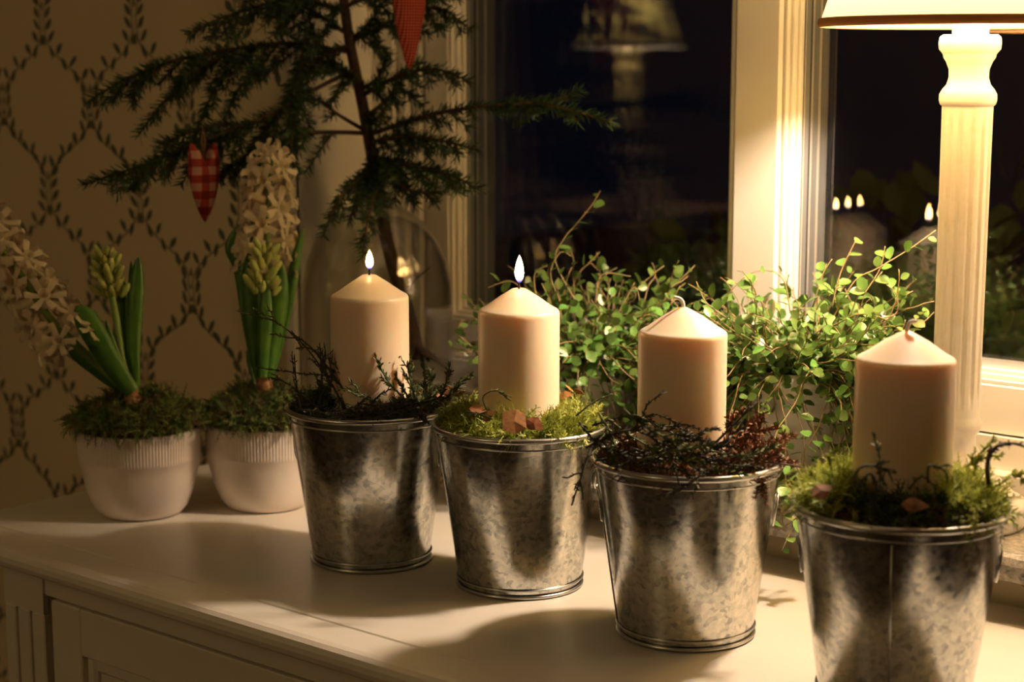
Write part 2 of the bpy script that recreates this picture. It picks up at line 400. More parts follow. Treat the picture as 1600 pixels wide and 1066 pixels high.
# window: frame, two sashes with beads, three panes each
win = empty('window_1', (0,0,0), label='white timber window with two sashes and dark night panes', kind='structure')
GL = ((-1.348, -.988), (-.907, -.547))       # clear glass, left and right sash
GZ0, GZ1 = .168, 1.20
mesh('frame', join(box(X0W+.004, -1.437, YF-.012, 1.62, ZS, ZT), box(-1.437, -1.419, YF-.007, 1.60, ZS, ZT, .004), box(-1.419, -1.400, YF-.002, 1.60, ZS, ZT, .004), box(-.9745, -.9205, YF-.002, 1.566, .1085, 1.26, .003),
     box(X0W+.004, X1W-.004, YF-.006, 1.60, ZS, .1122), box(X0W+.004, X1W-.004, YF-.016, YF-.004, ZS, .082, .003), box(X0W+.004, X1W-.004, YF, 1.62, 1.26, ZT), box(-.46, X1W-.004, YF-.01, 1.62, ZS, ZT)), M['window_paint'], win, False)
for i, (a, b) in enumerate(GL):
    st_ = [box(a-.049, a-.013, YF, 1.566, .114, 1.255, .0015)] if i == 0 else [box(b+.013, b+.049, YF, 1.566, .114, 1.255, .0015)]
    s = mesh('sash', join(*st_, box(a-.013, b+.013, YF, 1.566, .114, GZ0-.0088, .0015), box(a-.013, b+.013, YF, 1.566, GZ1+.018, 1.255)), M['window_paint'], win, False)
    for (q0, q1, dy) in ((.013, .0085, .0015), (.0085, .004, .0065), (.004, 0, .0125)):     # stepped glazing bead
        mesh('glazing_bead', join(box(a-q0, a-q1, YF+dy, 1.566, GZ0-q0+.004, GZ1+q0, .001), box(b+q1, b+q0, YF+dy, 1.566, GZ0-q0+.004, GZ1+q0, .001),
            box(a-q1, b+q1, YF+dy, 1.566, GZ0-q0+.004, GZ0-q1+.004, .001), box(a-q1, b+q1, YF+dy, 1.566, GZ1+q1, GZ1+q0)), M['window_paint'], s, False)
    for (y0, y1, m) in ((1.5185, 1.520, 'gasket'), (1.5225, 1.5305, 'spacer'), (1.5305, 1.5335,'gasket'), (1.5375, 1.5475, 'spacer'), (1.5525, 1.5665, 'spacer')):
        mesh('spacer_bar', join(box(a-.004, a+.0005, y0, y1, GZ0-.002, GZ1), box(b-.0005, b+.004, y0, y1, GZ0-.002, GZ1), box(a, b, y0, y1, GZ0-.006, GZ0+.0005), box(a, b, y0, y1, GZ1-.0005, GZ1+.004)), M[m], s, False)
    for y in (1.518, 1.533, 1.548):
        mesh('pane', ([(a-.003,y,GZ0-.003),(b+.003,y,GZ0-.003),(b+.003,y,GZ1+.003),(a-.003,y,GZ1+.003)], [(0,1,2,3)]), M['glass'], s, False)

# night garden outside
struct('garden_ground', box(-9, 6, YB, 12, -.95, -.9), M['outground'], 'dark frosty garden ground outside the window')

# ------------------------------------------------------------------ sideboard
TX0, TX1, TYF, TYB = -1.53, -.36, .915, 1.362
sb = empty('sideboard', (-.64, 1.14, FL), label='cream painted sideboard with fluted corner post and grooved top', cat='sideboard')
def sbm(name, vf, parent=None, smooth=False, mat='paint', label=None): 
    o = mesh(name, off(vf, (.64, -1.14, -FL)), M[mat], parent or sb, smooth, label=label); return o
sbm('top', join(box(TX0+.002, TX1, .9625, TYB, -.020, 0, .0012), box(TX0+.006, TX1-.005, .958, .966, -.0195, -.0014)))
def nosing():
    pr = [(.9608,-.020),(.928,-.020),(.9205,-.0195),(.9165,-.0165),(.915,-.0120),(.9155,-.0075),(.918,-.0035),(.922,-.001),(.927,0),(.9600,0),(.9608,-.0008)]
    v = [(x, y, z) for x in (TX0, TX1) for (y, z) in pr]; n = len(pr)
    return v, [(j, (j+1) % n, n+(j+1) % n, n+j) for j in range(n)] + [tuple(reversed(range(n))), tuple(range(n, 2*n))]
sbm('front_nosing', nosing())
BY = .935
sbm('carcass', join(box(-1.43, -.41, BY+.022, 1.34, FL+.08, -.020), box(-1.40, -.44, BY+.06, 1.32, FL, FL+.08)))
def post(x0, x1):
    """corner post with two sunk flutes; the flutes end below its top"""
    g = [(x0+(x1-x0)*.30, .0045), (x0+(x1-x0)*.66, .0045)]
    parts = [box(x0, x1, BY+.006, BY+.03, FL+.02, -.020), box(x0, x1, BY, BY+.007, -.062, -.020)]
    xs = [x0, g[0][0]-g[0][1]/2, g[0][0]+g[0][1]/2, g[1][0]-g[1][1]/2, g[1][0]+g[1][1]/2, x1]
    for k in (0, 2, 4): parts.append(box(xs[k], xs[k+1], BY, BY+.007, FL+.02, -.0625, .0012))
    return join(*parts)
sbm('corner_post', post(-1.428, -1.365)); sbm('corner_post', post(-.475, -.412))
sbm('top_rail', box(-1.3645, -.4755, BY+.002, BY+.024, -.043, -.020, .0008))
for dx0, dx1 in ((-1.354, -.922), (-.918, -.486)):
    z0, z1 = FL+.10, -.0455
    d = sbm('door', box(dx0+.01, dx1-.01, BY+.0125, BY+.021, z0+.01, z1-.01))
    d0 = d
    def sub(name, vf):
        return mesh(name, off(vf, (.64, -1.14, -FL)), M['paint'], d0, False)
    sub('stile', box(dx0, dx0+.044, BY+.001, BY+.02, z0, z1, .0012)); sub('stile', box(dx1-.044, dx1, BY+.001, BY+.02, z0, z1, .0012))
    sub('rail', box(dx0+.0445, dx1-.0445, BY+.001, BY+.02, z1-.045, z1, .0012)); sub('rail', box(dx0+.0445, dx1-.0445, BY+.001, BY+.02, z0, z0+.05, .0012))
    sub('panel_moulding', join(box(dx0+.0445, dx0+.058, BY+.006, BY+.02, z0+.05, z1-.0455, .003), box(dx1-.058, dx1-.0445, BY+.006, BY+.02, z0+.05, z1-.0455, .003), box(dx0+.058, dx1-.058, BY+.006, BY+.02, z1-.059, z1-.0455, .003)))

# ------------------------------------------------------------------ table lamp
def lamp(loc, power, label, scallop=False):
    L = empty('table_lamp', loc, label=label, cat='lamp')
    pl = [(.0,.0),(.064,.0),(.066,.003),(.066,.018),(.064,.022),(.057,.024),(.053,.029),(.046,.036),(.036,.044),(.028,.054),(.0255,.060)]
    mesh('base', lathe(pl, 64), M['lamp_paint'], L)
    fz0, fz1 = .108, .352
    def rf(r, z, a):
        k = max(0, min(1, (z-fz0)/.012, (fz1-z)/.012))
        k = math.sqrt(max(0, 1-(1-k)**2))
        return r - .0022*k*max(0, math.cos(14*a))**.6 if math.cos(14*a) > 0 else r
    col = [(.0255,.060),(.0195,.068),(.0185,.076),(.0225,.082),(.0235,.088),(.0215,.093)]
    zs = [.095+.265*i/40 for i in range(41)]
    col += [(.0212+(.0222-.0212)*i/40, z) for i, z in enumerate(zs)]
    mesh('column', lathe(col, 168, rf), M['lamp_paint'], L)
    cp = [(.0222,.360),(.0240,.3615),(.0250,.365),(.0248,.370),(.0225,.374),(.0190,.378),(.0172,.384),(.0175,.391),(.0200,.397),(.0225,.4005),(.0228,.4030),(.0240,.4045),(.0265,.4075),(.0270,.4125),(.0262,.4175),(.0235,.4195),(.0,.4196)]
    mesh('capital', lathe(cp, 64), M['lamp_paint'], L)
    mesh('lamp_socket', lathe([(.0158,.4190),(.0158,.462),(.012,.464),(.0,.464)], 32), M['lamp_paint'], L)
    n = 96
    rf2 = (lambda r, z, a: r) 
    sh = mesh('lampshade', lathe([(.131,.4275),(.0655,.625)], n), M['shade_print' if scallop else 'shade'], L)
    hem = [(.1308,.4335),(.1322,.4325),(.1326,.4285),(.1318,.4262),(.1300,.4258),(.1295,.4280),(.1292,.4335)]
    if scallop:
        v, f = lathe([(.1340,.436),(.1345,.427),(.1345,.421)], 192)
        v = [(x, y, z + (.005*abs(math.sin(12*math.atan2(y, x))) if z < .422 else 0)) for x, y, z in v]
        mesh('hem', (v, f), M['potwhite'], sh)
    else: mesh('hem', lathe(hem, n), M['hem'], sh, label='brown bias-tape hem along the shade rim')
    mesh('shade_ring', join(torus(.0655, .0012, .625, 48, 6), *[tube([(.0655*math.cos(a), .0655*math.sin(a), .625), (.012*math.cos(a), .012*math.sin(a), .600)], .001, n=5) for a in (0, 2.09, 4.19)], tube([(0,0,.60),(0.012,0,.60)], .001, n=5)), M['zinc_plain'], sh)
    li = bpy.data.lights.new('lamp_bulb_light', 'POINT'); li.energy = power; li.color = BULB; li.shadow_soft_size = .022
    lo = link(bpy.data.objects.new('lamp_bulb_light', li)); lo.parent = L; lo.location = (0, 0, .515)
    return L
lamp((-.6706, 1.390, ZS), LAMP_W, 'white fluted column table lamp with linen shade on the stone sill').scale = (.955, .955, .997)

# second lamp in the room, seen as a reflection in the panes
st = empty('side_table', (-2.85, -.80, FL), label='dark wooden side table reflected in the dark window pane', cat='table')
mesh('table_top', box(-.28, .28, -.22, .22, .84, .87, .004), M['dark_wood'], st, False)
for sx in (-1, 1):
    for sy in (-1, 1): mesh('leg', box(sx*.25-.02, sx*.25+.02, sy*.19-.02, sy*.19+.02, 0, .84, .002), M['dark_wood'], st, False)
lamp((-2.85, -.80, FL+.87), TWIN_W, 'second lit lamp with scalloped shade reflected in the dark pane', True)

# ------------------------------------------------------------------ buckets
def make_bucket():
    B = empty('zinc_bucket')
    rw = lambda z: .0535+(.0722-.0535)*(z-.0035)/.1285
    prof = [(.0,.003),(.0515,.003),(.0530,.0033),(rw(.0045),.0045)] + [(rw(z), z) for z in (.0055,.012,.04,.07,.10,.125,.137,.139,.1405)] + [(rw(.1405)-.001,.1405),(rw(.138)-.001,.138),(rw(.08)-.001,.08),(rw(.0125)-.001,.0125),(rw(.0105)-.0012,.0105),(.0,.0105)]
    mesh('body', lathe(prof, 96), M['zinc'], B)
    mesh('rim', join(torus(.0745, .0026, .1418, 96, 12), torus(rw(.1335)+.0001, .0008, .1335, 96, 8)), M['zinc_plain'], B)
    mesh('foot_ring', join(torus(.0543, .0017, .0022, 96, 10), torus(.0552, .0009, .0085, 96, 8)), M['zinc_plain'], B)
    a0 = 0.0; r0 = lambda z: .0535+(.0722-.0535)*(z-.0035)/.1285
    mesh('side_seam', tube([(math.cos(a0)*(r0(z)+.0003), math.sin(a0)*(r0(z)+.0003), z) for z in (.008, .07, .131)], .0009, n=6), M['zinc_plain'], B)
    for a in (math.radians(SEAM), math.radians(SEAM+180)):
        rot = Matrix.Rotation(a, 4, 'Z')
        zc = .108; rr = r0(zc)
        plate = xf(lathe([(.0,.0022),(.0040,.0021),(.0062,.0012),(.0068,.0)], 20), rot @ Matrix.Translation((rr-.0006, 0, zc)) @ Matrix.Rotation(math.radians(82), 4, 'Y'))
        ear = mesh('ear_plate', plate, M['zinc_plain'], B)
        pts = []
        for k in range(25):
            t = 2*PI*k/24; zz = zc-.006+.0125*math.sin(t); yy = .0085*math.cos(t); pts.append((math.sqrt(max(r0(zz)**2-yy*yy, 0))+.0016, yy, zz))
        mesh('ring_handle', xf(tube(pts, .00095, n=6), rot), M['zinc_plain'], ear)
    return B
SEAM = 20.0
BK = [(-1.113, 1.1185), (-.9585, 1.147), (-.771, 1.130), (-.572, 1.104)]
bl = ['zinc bucket farthest along the row, dark sprigs spilling over its rim', 'zinc bucket with lit candle in bright green moss and birch leaves',
      'zinc bucket with unlit candle among dry brown twigs', 'largest-looking zinc bucket nearest the lamp, rim full of light moss']
buckets = []
proto = make_bucket()
for i, (x, y) in enumerate(BK):
    b = proto if i == 0 else copy_tree(proto)
    b.location = (x, y, 0); b.rotation_euler.z = math.radians((10, 5, 14, 9)[i]); [setattr(c.rotation_euler, 'z', math.radians((120, 120, -141, -66)[i])-b.rotation_euler.z) for c in b.children if c.name.startswith('side_seam')]; tag(b, bl[i], 'bucket', 'zinc buckets in a row'); buckets.append(b)

# ------------------------------------------------------------------ candles
CD = [(-1.101, 1.108, 1), (-.957, 1.1435, 1), (-.780, 1.1330, 0), (-.5765, 1.114, 0)]
cl = ['lit cream pillar candle among dark sprigs in the farthest bucket', 'lit cream pillar candle standing in bright green moss',
      'unlit cream pillar candle ringed by dry brown twigs', 'unlit cream pillar candle nearest the lamp, its wick bent over']
CZ = .122
def wax_prof(lit):
    top = .1445 if lit else .148
    p = [(.0,0),(.0335,0),(.035,.0015),(.035,.003),(.035,.06),(.035,.1195),(.035,.1212),(.0346,.1232),(.0335,.1246),(.0322,.1254),(.028,.1278),(.016,.1362),(.006,.1425 if lit else .1418)]
    p += [(.0045,.1428),(.003,.1422),(.0,.1421)] if lit else [(.0025,.1434),(.0,.1440)]
    return p
wm = {}
for i, (x, y, lit) in enumerate(CD):
    c = empty('pillar_candle', (x, y, CZ+(0,-.004,-.004,-.001)[i]), label=cl[i], cat='candle', group='pillar candles in the buckets')
    if lit not in wm:
        o = mesh('wax_body', lathe(wax_prof(lit), 72), M['wax'], c); wm[lit] = o.data
    else: mesh('wax_body', wm[lit], None, c)
    if lit:
        mesh('wick', tube([(0,0,.140),(.0003,0,.147),(.0012,.0004,.1515)], .0009, .0007, 6), M['wick_burnt'], c)
        h = .024 if i == 1 else .0175
        pr = [(.0,.0),(.0016,.0008),(.0028,.003),(.0037,.0065),(.0039,.0090),(.0035,.013),(.0025,.0175),(.0012,.0215),(.0,.024)]
        s = h/.024
        mesh('flame', off(lathe([(r*(.55+.45*s), z*s) for r, z in pr], 20), (.0006, 0, .1475)), M['flame'], c)
    else:
        d = R_*.9 if i == 3 else -R_
        pts = [Vector((0,0,.142)), Vector((0,0,.1470))+d*.0004, Vector((0,0,.1500))+d*.0028, Vector((0,0,.1512 if i == 2 else .1505))+d*.0075]
        mesh('wick', tube(smoothpath(pts, 4), .0016, .0013, 8), M['wick'], c)

# ------------------------------------------------------------------ moss, sprigs and leaves in the buckets
def frond(p, d, L, w_, droop=.0, nl=6):
    """one moss frond: a bent stem strip with pairs of leaflets"""
    v, f = [], []
    d = d.normalized(); side = d.cross(Vector((0,0,1)));
    side = side.normalized() if side.length > .01 else Vector((1,0,0))
    side = Quaternion(d, rnd.uniform(0, PI)) @ side
    q = p.copy(); dd = d.copy(); prev = None; bend = rv(1.3)
    for k in range(nl):
        t = k/(nl-1); ww = w_*.28*(1-.6*t)
        a, b = len(v), len(v)+1
        v += [q-side*ww, q+side*ww]
        if prev is not None: f.append((prev, prev+1, b, a))
        prev = a
        ln = w_*(1.35-.8*t)*rnd.uniform(.7, 1.2)
        nrm = side.cross(dd)
        for s in (-1, 1):
            tip = q + (side*s + dd*.8 + nrm*rnd.uniform(-.5, .5))*ln
            i = len(v); md = q.lerp(tip, .5); v += [q, md+dd*ln*.22, tip, md-dd*ln*.22]; f.append((i, i+1, i+2, i+3))
        dd = (dd + bend*.3 + Vector((0,0,-droop*.3))).normalized(); q = q + dd*(L/(nl-1))
    return v, f
def mound(R, r0, zf, n=40, m=9, amp=.003):
    v, f = [], []
    for j in range(m+1):
        r = r0+(R-r0)*j/m
        for k in range(n):
            a = 2*PI*k/n; z = zf(r, a)+amp*noise.noise(Vector((r*90*math.cos(a), r*90*math.sin(a), R*100)))
            v.append((r*math.cos(a), r*math.sin(a), z))
    for j in range(m):
        for k in range(n):
            a, b = j*n+k, j*n+(k+1) % n; f.append((a, b, b+n, a+n))
    return v, f
CAMDIR = Vector((0, 0, 0))
def moss_bed(name, cx, cy, R, hole, zf, N, L, wd, mat, label, sel=None, spill=0.0, cat='moss', up=.8, outf=.9, base=0.0, loc=(0,0)):
    parts = [off(mound(R*.97, hole, zf), (0, 0, 0))]
    for _ in range(N):
        a = rnd.uniform(0, 2*PI); r = math.sqrt(rnd.uniform(hole**2, (R+spill)**2))
        if sel and not sel(a, r): continue
        z = zf(min(r, R), a)
        p = Vector((r*math.cos(a), r*math.sin(a), z+.001))
        outw = Vector((math.cos(a), math.sin(a), 0))
        k = r/R
        d = outw*(outf*k*rnd.uniform(.2, 1.2)) + Vector((0,0,up*rnd.uniform(.4, 1))) + rv(.6)
        if r < hole+.01: d = d + outw*.8
        parts.append(frond(p, d, L*rnd.uniform(.6, 1.3), wd*rnd.uniform(.7, 1.25), droop=1.2*k*outf))
    o = mesh(name, join(*parts), M[mat], None, True, (cx, cy, base))
    return tag(o, label, cat, None, 'stuff')
bz = lambda lo, hi: (lambda r, a: lo + (hi-lo)*max(0, 1-((r-.035)/.038)**2) )
moss_bed('moss', *BK[0], .0685, .030, bz(.136,.149), 900, .016, .0034, 'moss_dark', 'dark green and brown moss filling the farthest zinc bucket', outf=.3)
moss_bed('moss', *BK[1], .0685, .030, bz(.137,.149), 1000, .017, .0042, 'moss_green', 'bright green moss around the lit candle in second zinc bucket', outf=.35)
moss_bed('moss', *BK[2], .0685, .030, bz(.134,.145), 1000, .017, .0030, 'moss_brown', 'dry rust brown moss around the candle in the twig-filled bucket', outf=.3)
front = math.atan2(-BK[3][1], -BK[3][0])
def adiff(a, b): return abs((a-b+PI) % (2*PI)-PI)
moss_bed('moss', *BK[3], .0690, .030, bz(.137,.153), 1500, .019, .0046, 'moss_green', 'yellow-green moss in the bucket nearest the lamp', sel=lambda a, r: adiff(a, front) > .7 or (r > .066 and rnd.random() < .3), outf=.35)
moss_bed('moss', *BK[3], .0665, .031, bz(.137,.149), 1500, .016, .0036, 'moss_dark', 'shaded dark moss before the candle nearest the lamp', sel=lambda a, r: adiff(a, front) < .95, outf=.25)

def sprig(path, r, mat, leafmat_len=.004, density=900, nside=4, sidelen=.3, name='sprig', label='', group='', cat='twig', hairy=.5):
    """a wiry twig: stem, side shoots and tiny leaflets along them, as one thing with parts"""
    path = smoothpath(path, 5); base = path[0].copy()
    S = empty(name, base, label=label, cat=cat, group=group)
    loc = [p-base for p in path]
    stems = [tube(loc, r, r*.45, 5)]; lines = [loc]
    tot = sum((loc[i+1]-loc[i]).length for i in range(len(loc)-1))
    for k in range(nside):
        i = rnd.randrange(len(loc)//4, len(loc)-1); t = (loc[i+1]-loc[i]).normalized()
        d = (t + rv(.75) + Vector((0,0,.25))).normalized(); Ls = tot*sidelen*rnd.uniform(.5, 1.2)
        q = [loc[i], loc[i]+d*Ls*.5+rv(Ls*.06), loc[i]+(d+t*.3+rv(.2)).normalized()*Ls]
        q = smoothpath(q, 3); stems.append(tube(q, r*.7, r*.35, 5)); lines.append(q)
    mesh('stem', join(*stems), M[mat], S)
    v, f = [], []
    for ln in lines:
        for i in range(len(ln)-1):
            a, b = ln[i], ln[i+1]; t = b-a
            for _ in range(max(1, int(t.length*density*rnd.uniform(.6, 1.3)))):
                p = a.lerp(b, rnd.random()); d = (t.normalized()*.9+rv(hairy*1.5)).normalized(); s = d.cross(rv()).normalized()
                l = leafmat_len*rnd.uniform(.6, 1.3); n = len(v)
                v += [p-s*l*.12, p+s*l*.12, p+d*l*.6+s*l*.14, p+d*l, p+d*l*.6-s*l*.14]; f.append((n, n+1, n+2, n+3, n+4))
    lf = mesh('leaflets', (v, f), M[mat], S, False); lf['kind'] = 'stuff'
    return S
def sp(pts, D, **k):
    """twig through pixel guides; each guide carries its own distance"""
    P = []
    for i, q in enumerate(pts):
        d = q[2] if len(q) > 2 else D
        P.append(at(q[0], q[1], d))
    return sprig(P, **k)
G1 = dict(r=.0010, mat='twig_dark', name='bilberry_sprig', group='dark sprigs in the farthest bucket', label='dark wiry sprig reaching out over the bowl from farthest bucket')
for lb, pts in zip(('longest dark sprig stretching toward the upright hyacinth leaves','dark sprig slanting across the gap beside the farthest candle','short upright dark sprig close beside the farthest candle','short upright dark sprig at outer rim near second bowl','dark sprig lying level over the rim toward bowl moss','low dark sprig dipping onto moss of the upright hyacinth','stubby forked dark sprig touching the farthest candle','dark sprig crossing behind longer ones near farthest candle'), ([(520,632),(500,560),(455,520),(424,499)], [(540,640),(512,590),(480,545),(455,522)], [(500,632),(503,590),(500,540)], [(470,640),(463,600),(460,555)],
            [(560,640),(520,592),(470,584),(422,577)], [(500,640),(450,600),(425,592)], [(515,620),(518,585),(512,555)], [(530,600),(490,548),(462,545)])):
    sp(pts, 1.555, **dict(G1, label=lb), nside=3, density=1100, leafmat_len=.0035)
G1b = dict(r=.0011, mat='sprig_green', name='bilberry_sprig', group='upright sprigs before the first candle', label='upright leafy green sprig in front of the farthest candle')
ORD = 'first second third fourth fifth sixth seventh eighth ninth tenth eleventh twelfth'.split()
UP = ([(640,632),(610,600),(592,570),(583,546)], [(650,640),(625,600),(606,565),(600,545)], [(660,640),(640,600),(622,575),(620,560)], [(640,640),(600,612),(560,600),(535,583)],
            [(620,640),(580,625),(550,610)], [(665,640),(664,600),(662,575)], [(680,640),(695,605),(702,570)], [(690,632),(715,600),(735,590)], [(650,630),(640,590),(636,570)],
            [(630,630),(605,610),(590,585)], [(690,640),(705,620),(722,598)], [(670,630),(672,600),(676,578)])
xs_ = sorted(q[-1][0] for q in UP)
for pts in UP:
    lb = ORD[xs_.index(pts[-1][0])]+' upright leafy sprig before farthest candle, counted from bowl side'
    sp(pts, 1.545+rnd.uniform(-.01, .02), **dict(G1b, label=lb), nside=5, density=1500, leafmat_len=.0048)
G1c = dict(r=.0009, mat='twig_dark', name='bilberry_sprig', group='twigs over the front rim of farthest bucket', label='small dark twig lying over front rim of the farthest bucket')
for lb, pts in zip(('long dark twig along the front rim of farthest bucket','dark twig crossing the middle of farthest bucket rim','short dark twig hanging over farthest bucket rim','dark twig pointing from farthest bucket toward second candle'), ([(470,640),(540,648),(600,640),(660,632)], [(520,640),(580,652),(640,640)], [(630,635),(650,645),(664,660)], [(560,630),(620,636),(700,620)])):
    sp(pts, 1.515, **dict(G1c, label=lb), nside=5, density=1600, leafmat_len=.005)
# bucket two: birch leaves and a few curls
def birch(loc, yaw, tilt, roll, s, label, group=None, sq=False):
    pts = [(-.5,-.42),(.1,-.55),(.55,-.3),(.5,.35),(.1,.55),(-.5,.45)] if sq else [(-.55,0),(-.3,.33),(0,.42),(.35,.25),(.7,0),(.35,-.25),(0,-.42),(-.3,-.33)]
    v = [(0,0,.06*s)]+[(x*s, y*s, .10*s*math.sin(3*x+2*y)) for x, y in pts]; n = len(pts)
    f = [(0, 1+k, 1+(k+1) % n) for k in range(n)]
    v2 = [(x, y, z-.0004) for x, y, z in v]; f2 = [tuple(reversed([q+n+1 for q in t])) for t in f]
    rim = [(1+k, 1+n+1+k, 1+n+1+(k+1) % n, 1+(k+1) % n) for k in range(n)]
    o = mesh('dry_leaf', (v+v2, f+f2+rim), M['dry_leaf'], None, False, loc); o.rotation_euler = (tilt, roll, yaw)
    return tag(o, label, 'leaf', group)
view = math.atan2(F_.y, F_.x)
birch(at(803,659,1.437), view-PI/2+.2, 1.05, .1, .0185, 'flat tan dry birch leaf on the bright moss', sq=True)
birch(at(834,662,1.440), view-PI/2-.5, .75, .5, .015, 'crumpled brown birch leaf beside the flat tan leaf')
for q in ((763,650,1.46),(890,607,1.56),(905,612,1.55),(882,618,1.545),(745,640,1.48)):
    birch(at(*q), rnd.uniform(0,6), .6, rnd.uniform(-.5,.5), .012, 'small curled brown leaf tucked in the bright green moss', 'small leaves in the second bucket')
for q in ((640,616,1.60),(690,622,1.57),(718,615,1.56),(700,610,1.58)):
    birch(at(*q), rnd.uniform(0,6), .6, rnd.uniform(-.5,.5), .012, 'small rusty leaf among the sprigs of the farthest bucket', 'small leaves in the farthest bucket')
birch(at(1428,789,1.170), view-PI/2, .5, .2, .015, 'brown birch leaf on the shaded moss of the nearest bucket')
birch(at(1283,768,1.178), view-PI/2+.6, .5, -.2, .014, 'red-brown leaf lying inside rim of bucket nearest the lamp')
for pts, m in (([(760,640),(755,620),(775,610),(795,625)], 'sprig_green'), ([(770,655),(740,645),(722,650)], 'sprig_green'), ([(900,650),(925,630),(945,620)], 'sprig_green')):
    sp(pts, 1.455, r=.0009, mat=m, name='moss_curl', group='curled shoots in the second bucket', label='thin curled green shoot at the edge of the bright moss', cat='shoot', nside=1, density=1200, leafmat_len=.003)
# bucket three: dry twigs lying across
G3 = dict(r=.0009, mat='twig_dark', name='dry_twig', group='dark twigs across the third bucket', label='dark dry twig lying across the brown moss bucket')
for pts in ([(925,665),(990,650),(1060,680),(1150,700)], [(915,700),(985,672),(1050,700),(1130,722)], [(930,720),(1010,708),(1090,722),(1190,730)], [(950,655),(1000,690),(1080,725),(1165,742)],
            [(975,640),(1010,668),(1075,700)], [(905,660),(940,700),(990,722)], [(1000,720),(1080,700),(1150,712),(1210,700)], [(940,690),(1000,725),(1070,735)], [(960,735),(1040,690),(1110,688)],
            [(985,700),(1060,716),(1140,690)], [(935,645),(960,690),(962,725)]):
    mt_ = ('twig_dark','twig_brown','sprig_green')[int(pts[0][0]+pts[1][1]) % 3]; sp(pts, 1.32+rnd.uniform(-.02, .02), **dict(G3, mat=mt_, label={'twig_dark': 'blackish dry twig lying across the brown moss bucket', 'twig_brown': 'brown dry twig lying across the brown moss bucket', 'sprig_green': 'greenish fir sprig lying across the brown moss bucket'}[mt_]), nside=6, density=1900, leafmat_len=.0045, sidelen=.22)
sp([(1085,720),(1120,690),(1160,650),(1186,628)], 1.335, r=.0013, mat='twig_dark', name='dry_twig', label='straight dark twig rising beside the unlit third candle', cat='twig', nside=2, density=200, sidelen=.12)
sp([(925,695,1.33),(910,740,1.315),(893,790,1.32)], 1.3, r=.0012, mat='twig_dark', name='dry_twig', label='dark twig hanging down between second and third buckets', cat='twig', nside=4, density=700, sidelen=.3)
sp([(1100,735,1.298),(1085,752,1.29),(1050,770,1.293),(1004,782,1.297)], 1.3, r=.0006, mat='twig_dark', name='dry_twig', label='thin feathery sprig drooping over front of the third bucket', cat='twig', nside=5, density=1600, leafmat_len=.004, sidelen=.25)
sp([(1195,722,1.33),(1215,724,1.33),(1255,730,1.33)], 1.33, r=.0013, mat='twig_brown', name='dry_twig', label='bare brown twig bridging the gap to the nearest bucket', cat='twig', nside=1, density=60, sidelen=.1)
G3r = dict(r=.0005, mat='twig_rust', name='dry_heather', group='rusty heather in the third bucket', label='rust coloured dry heather sprig beside the third candle', cat='twig')
for pts in ([(1150,720),(1165,690),(1180,650)], [(1165,725),(1185,695),(1188,650)], [(1180,725),(1200,700),(1228,682)], [(1140,700),(1170,680),(1215,670)], [(1190,740),(1186,700),(1176,670)], [(1160,735),(1195,720),(1225,700)],
            [(1150,690),(1140,665),(1160,640)], [(1185,735),(1188,750),(1192,775)], [(1120,725),(1170,712),(1220,722)]):
    sp(pts, 1.345+rnd.uniform(-.03, .03), **G3r, nside=8, density=2400, leafmat_len=.0042, sidelen=.35, hairy=.9)
# bucket four: stems and curls
sp([(1545,760,1.22),(1543,725,1.21),(1555,700,1.205),(1580,693,1.2),(1600,698,1.2)], 1.2, r=.0018, mat='twig_brown', name='arching_twig', label='hairy brown arching stem at the lamp side of nearest bucket', cat='twig', nside=3, density=1200, leafmat_len=.004, sidelen=.2, hairy=.9)
sp([(1375,752,1.165),(1376,720,1.16),(1366,683,1.16)], 1.2, r=.0013, mat='sprig_green', name='moss_curl', label='single upright dark shoot before the candle nearest the lamp', cat='shoot', nside=2, density=1500, leafmat_len=.004, sidelen=.25)
G4 = dict(r=.0010, mat='twig_dark', name='moss_curl', group='dark curls before nearest candle', label='dark curling moss shoot at foot of the nearest candle', cat='shoot')
for pts in ([(1330,750),(1350,728),(1385,735),(1395,755)], [(1385,760),(1372,735),(1400,740)], [(1450,755),(1452,728),(1475,735),(1480,755)], [(1420,765),(1440,745),(1460,760)], [(1340,760),(1360,740),(1372,765)]):
    sp(pts, 1.165, **G4, nside=2, density=1300, leafmat_len=.003)
G4b = dict(r=.0008, mat='moss_green', name='moss_shoot', group='light shoots in nearest bucket', label='pale green moss shoot rising from bucket nearest the lamp', cat='shoot')
for pts in ([(1510,730),(1535,705),(1552,688)], [(1520,745),(1530,720),(1560,712)], [(1300,735),(1295,715),(1305,705)], [(1275,750),(1262,735),(1245,738)], [(1560,760),(1585,740),(1600,755)], [(1525,790),(1524,805),(1518,820)]):
    sp(pts, 1.225 if pts[0][1] < 780 else 1.155, **G4b, nside=5, density=2200, leafmat_len=.0045)

